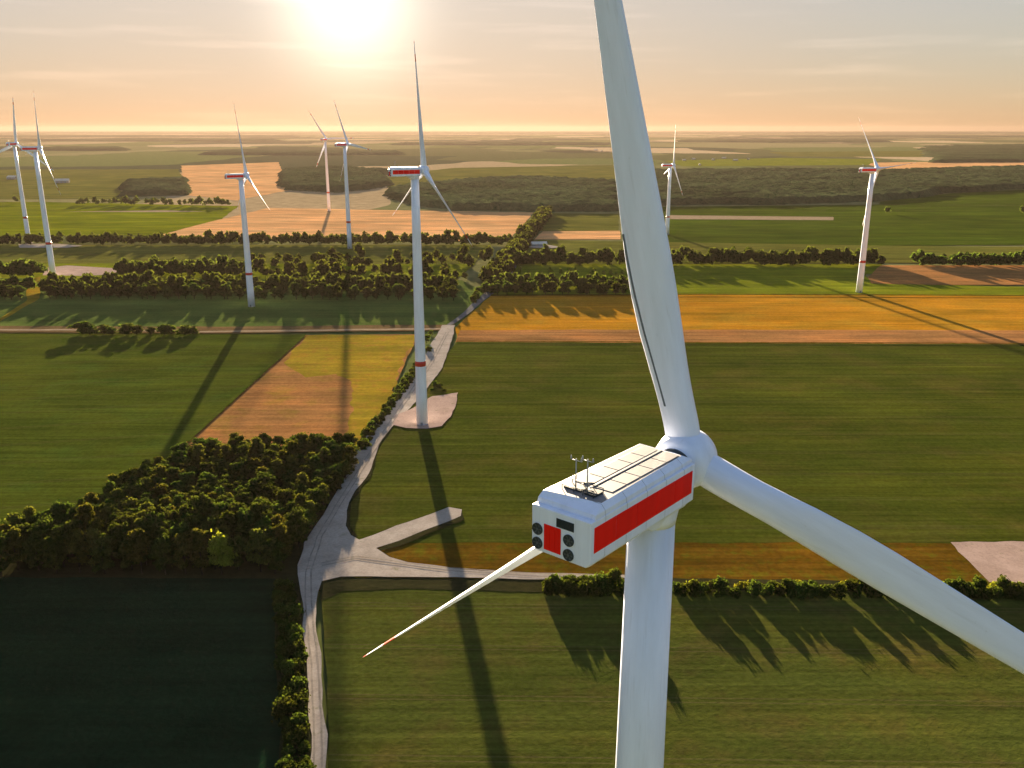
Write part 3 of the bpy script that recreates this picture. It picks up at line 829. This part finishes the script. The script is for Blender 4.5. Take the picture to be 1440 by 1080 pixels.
def farm_building(x, y, L, W, h, rz, label):
    g = gp(x, y); e = empty('farm_building', g, rz); tag(e, label, 'building')
    m = MB(); m.box((-L/2, -W/2, -.3), (L/2, W/2, h)); m.add([(-L/2, -W/2, h), (-L/2, W/2, h), (-L/2, 0, h+W*.3)], [(0, 1, 2)]); m.add([(L/2, -W/2, h), (L/2, W/2, h), (L/2, 0, h+W*.3)], [(0, 1, 2)])
    m.build('wall', M['plaster'], e)
    m = MB()
    for s_ in (-1, 1):
        m.loft([[Vector((-L/2-.4, s_*(W/2+.5), h-.3)), Vector((-L/2-.4, 0, h+W*.3)), Vector((-L/2-.4, 0, h+W*.3+.25)), Vector((-L/2-.4, s_*(W/2+.5), h-.05))],
                [Vector((L/2+.4, s_*(W/2+.5), h-.3)), Vector((L/2+.4, 0, h+W*.3)), Vector((L/2+.4, 0, h+W*.3+.25)), Vector((L/2+.4, s_*(W/2+.5), h-.05))]], smooth=False)
    m.build('roof', M['sheetroof'], e)
    for k in range(3):
        m = MB(); m.box((-L*.4+k*L*.3, -W/2-.06, .1), (-L*.4+k*L*.3+L*.12, -W/2+.05, h*.75)); m.build('door', M['seam'], e)
M['plaster'] = m_dirt('pale_plaster', (.3, .27, .23), (.42, .38, .33), 6)
M['sheetroof'] = m_dirt('pale_sheet_roof', (.5, .47, .42), (.66, .62, .56), 9)
farm_building(88, 257, 36, 18, 6, .25, 'long bright barn far off on the pasture at left')
farm_building(18, 252, 30, 16, 6, -.2, 'small pale barn at the far left edge behind the turbine')
farm_building(759, 306, 16, 10, 5, .4, 'small pale house at the top end of the diagonal tree line')
farm_building(758, 347, 20, 9, 4, .15, 'low pale shed beside the diagonal track in front of the pasture')

for k, (x, y) in enumerate(((962,226),(975,224.5),(984,232.5),(1003,225.5),(1018,223),(1034,226),(1052,224.5),(846,213),(838,211.5))):
    farm_building(x, y, 15 + k % 3*5, 10, 4.5, k*.7, 'tiny pale house in the far hamlet beside the big upright blade')
for o in [o for o in COL.objects if o.get('label', '').startswith('tiny pale house')]: o['group'] = 'houses of the far hamlet'

# woodland seen as one canopy
def m_canopy():
    t = NT('woodland_canopy'); p = t.pos()
    col = t.ramp(t.noise(p, 1/14.0, 4, .7), [(.3, (.024, .036, .017)), (.7, (.06, .074, .03))])
    col = t.mix(1.0, col, t.ramp(t.noise(p, 1/260.0, 3, .6), [(.35, .7), (.65, 1.25)]), 'MULTIPLY')
    matte(t, col, (t.noise(p, 1/7.0, 3, .7), 1.0, 3.0))
    return t.mat
CAN = m_canopy()
def canopy(px, cell, label, h=13.0, name='woodland'):
    pts = jitter_poly([gp(*q) for q in px], cell*4, cell*1.2, len(px)*.7 + px[0][0])
    x0, x1 = min(p.x for p in pts), max(p.x for p in pts); y0, y1 = min(p.y for p in pts), max(p.y for p in pts)
    nx, ny = int((x1-x0)/cell)+3, int((y1-y0)/cell)+3
    gx = x0 - cell + np.arange(nx)*cell; gy = y0 - cell + np.arange(ny)*cell
    X, Y = np.meshgrid(gx, gy)
    X = X + rng.uniform(-.35, .35, X.shape)*cell; Y = Y + rng.uniform(-.35, .35, X.shape)*cell
    inn = np.zeros(X.shape, bool); n = len(pts)
    for i in range(n):
        a, b = pts[i], pts[(i+1) % n]
        if a.y == b.y: continue
        cond = ((a.y > Y) != (b.y > Y)) & (X < (b.x-a.x)*(Y-a.y)/(b.y-a.y) + a.x)
        inn ^= cond
    Z = np.where(inn, h*rng.uniform(.7, 1.2, X.shape), -1.0)
    V = np.stack([X, Y, Z], -1).reshape(-1, 3)
    any4 = inn[:-1, :-1] | inn[1:, :-1] | inn[:-1, 1:] | inn[1:, 1:]
    jj, ii = np.nonzero(any4)
    F = np.stack([jj*nx+ii, jj*nx+ii+1, (jj+1)*nx+ii+1, (jj+1)*nx+ii], 1)
    used = np.unique(F); rem = -np.ones(len(V), int); rem[used] = np.arange(len(used))
    me = quads_mesh(name, V[used], rem[F], [CAN])
    o = bpy.data.objects.new(name, me); COL.objects.link(o)
    tag(o, label, 'woodland', kind='stuff'); return o
canopy([(900,243),(1080,241),(1240,242),(1440,237),(1900,234),(1950,262),(1440,266),(1330,272),(1236,283),(1080,288),(945,289),(900,291)], 12, 'broad dark woodland across the right middle distance')
canopy([(545,268),(640,258),(740,252),(868,259),(870,297),(760,297),(640,296),(552,284)], 12, 'broad dark woodland in the centre beyond the peach field')
canopy([(395,241),(470,237),(542,242),(545,262),(480,271),(402,267)], 12, 'wood block behind the most distant turbine')
canopy([(178,258),(258,254),(264,275),(176,277)], 11, 'small dark wood at left above the bright green field')
canopy([(1300,207),(1500,203),(1900,202),(1900,226),(1320,229)], 30, 'hazy bluish woodland near the horizon at right')
for y0, y1, xs, cell in ((185.5,187.5,(-900,2400),160), (190.5,192.5,(-700,420),110), (191,193,(1100,2300),110), (196,198.5,(40,380),70), (201,204,(560,850),60), (197,200,(960,1240),70), (208,212,(-300,170),45), (214,218,(300,560),40)):
    canopy([(xs[0], y0+.6), ((xs[0]+xs[1])/2, y0), (xs[1], y0+.4), (xs[1], y1), ((xs[0]+xs[1])/2, y1+.6), (xs[0], y1)], cell, 'faint forest band at photo height %d just below the horizon' % y0 if False else 'faint forest band fading into the horizon haze', 14)

# ------------------------------------------------------------------ haze, sky, sun, camera
def haze():
    t = NT('haze_air')
    t.t.nodes.remove(t.out); t.out = t.t.nodes.new('ShaderNodeOutputMaterial')
    v = t.n('ShaderNodeVolumePrincipled', Density=HAZE_D, Anisotropy=.4)
    v.inputs['Color'].default_value = (.10, .076, .062, 1)
    t.l(v.outputs['Volume'], t.out.inputs['Volume'])
    m = MB(); m.box((-50000, -5000, -1.5), (50000, 50000, 205))
    o = m.build('haze', t.mat)
    tag(o, kind='stuff')
HAZE_D = 2.7e-5
SKY_K = .8
AUR = (.9, .10)
haze()

w = bpy.data.worlds.new('World'); SC.world = w; w.use_nodes = True
wt = w.node_tree; wt.nodes.clear()
wo = wt.nodes.new('ShaderNodeOutputWorld'); bg = wt.nodes.new('ShaderNodeBackground')
sk = wt.nodes.new('ShaderNodeTexSky'); sk.sky_type = 'NISHITA'; sk.sun_disc = False
sk.sun_elevation = SUN_EL; sk.sun_rotation = SUN_AZ
sk.altitude = 150; sk.air_density = 1.0; sk.dust_density = 1.6; sk.ozone_density = 1.5
def wn(t, **kw):
    nd = wt.nodes.new(t)
    for k, v in kw.items():
        if k.startswith('_'): setattr(nd, k[1:], v)
    return nd
def wmath(op, a, b=0.0):
    nd = wn('ShaderNodeMath', _operation=op)
    for i, v in enumerate((a, b)):
        if hasattr(v, 'links'): wt.links.new(v, nd.inputs[i])
        else: nd.inputs[i].default_value = v
    if op == 'MULTIPLY_ADD': nd.inputs[2].default_value = .2
    return nd.outputs[0]
def wscale(v, k):
    nd = wn('ShaderNodeVectorMath', _operation='SCALE'); wt.links.new(v, nd.inputs[0])
    if hasattr(k, 'links'): wt.links.new(k, nd.inputs['Scale'])
    else: nd.inputs['Scale'].default_value = k
    return nd.outputs[0]
# pale aureole round the sun
geo = wn('ShaderNodeTexCoord')
dt = wn('ShaderNodeVectorMath', _operation='DOT_PRODUCT'); wt.links.new(geo.outputs['Generated'], dt.inputs[0])
dt.inputs[1].default_value = tuple(dirv(SUN_AZ, SUN_EL))
# soften the huge range between the sunward and the opposite sky
lum = wn('ShaderNodeRGBToBW'); wt.links.new(sk.outputs[0], lum.inputs[0])
soft = wmath('DIVIDE', 1.0, wmath('ADD', 1.0, wmath('DIVIDE', lum.outputs[0], SKY_K)))
skyt = wn('ShaderNodeVectorMath', _operation='MULTIPLY'); wt.links.new(wscale(sk.outputs[0], soft), skyt.inputs[0])
skyt.inputs[1].default_value = (1.02, .94, .97)
bw = wn('ShaderNodeRGBToBW'); wt.links.new(skyt.outputs[0], bw.inputs[0])
paler = wn('ShaderNodeMix', _data_type='RGBA'); sepz = wn('ShaderNodeSeparateXYZ'); wt.links.new(geo.outputs['Generated'], sepz.inputs[0])
hi = wmath('ADD', .34, wmath('MULTIPLY', wmath('MINIMUM', wmath('MAXIMUM', sepz.outputs[2], 0.0), .15), 2.4))
wt.links.new(wmath('MULTIPLY', wmath('MAXIMUM', wmath('MULTIPLY_ADD', dt.outputs['Value'], .8), 0.0), hi), paler.inputs['Factor'])
wt.links.new(skyt.outputs[0], paler.inputs[6]); wt.links.new(bw.outputs[0], paler.inputs[7])
skyc = wscale(paler.outputs[2], .86)
au = wmath('ADD', wmath('MULTIPLY', wmath('POWER', wmath('MAXIMUM', dt.outputs['Value'], 0.0), 500.0), AUR[0]),
           wmath('MULTIPLY', wmath('POWER', wmath('MAXIMUM', dt.outputs['Value'], 0.0), 28.0), AUR[1]))
cb = wn('ShaderNodeCombineXYZ')
for i, k in enumerate((1.0, .9, .72)): cb.inputs[i].default_value = k
sky2 = wn('ShaderNodeVectorMath', _operation='ADD')
wt.links.new(skyc, sky2.inputs[0]); wt.links.new(wscale(cb.outputs[0], au), sky2.inputs[1])
# a few thin cloud streaks
mp = wn('ShaderNodeMapping'); wt.links.new(geo.outputs['Generated'], mp.inputs['Vector']); mp.inputs['Scale'].default_value = (5, 5, 70)
nz = wn('ShaderNodeTexNoise'); wt.links.new(mp.outputs[0], nz.inputs['Vector']); nz.inputs['Scale'].default_value = 1.2; nz.inputs['Detail'].default_value = 5
cr = wn('ShaderNodeValToRGB'); wt.links.new(nz.outputs['Fac'], cr.inputs[0])
cr.color_ramp.elements[0].position = .52; cr.color_ramp.elements[0].color = (1, 1, 1, 1)
cr.color_ramp.elements[1].position = .72; cr.color_ramp.elements[1].color = (1.14, 1.12, 1.12, 1)
fin = wn('ShaderNodeVectorMath', _operation='MULTIPLY'); wt.links.new(sky2.outputs[0], fin.inputs[0]); wt.links.new(cr.outputs[0], fin.inputs[1])
wt.links.new(fin.outputs[0], bg.inputs[0]); bg.inputs[1].default_value = .07
wt.links.new(bg.outputs[0], wo.inputs[0])

sl = bpy.data.lights.new('sun', 'SUN'); sl.energy = 4.1; sl.angle = R(.53); sl.color = (1, .80, .55)
so = bpy.data.objects.new('sun', sl); COL.objects.link(so)
sd = dirv(SUN_AZ, SUN_EL)
so.rotation_euler = sd.to_track_quat('Z', 'Y').to_euler()
so.location = sd*500

cam = bpy.data.cameras.new('camera'); co = bpy.data.objects.new('camera', cam); COL.objects.link(co)
cam.sensor_width = 36; cam.lens = 36*F_PX/1440; cam.clip_start = 1; cam.clip_end = 300000
co.location = (0, 0, HC); co.rotation_euler = (math.pi/2 - PITCH, 0, 0)
SC.camera = co
SC.view_settings.view_transform = 'Standard'; SC.view_settings.look = 'None'
SC.view_settings.gamma = 1; SC.view_settings.use_curve_mapping = False
SC.view_settings.exposure = 3.8
SC.cycles.volume_bounces = 1; SC.cycles.max_bounces = 8; SC.cycles.transparent_max_bounces = 16
SC.cycles.use_denoising = True
SC.render.film_transparent = False
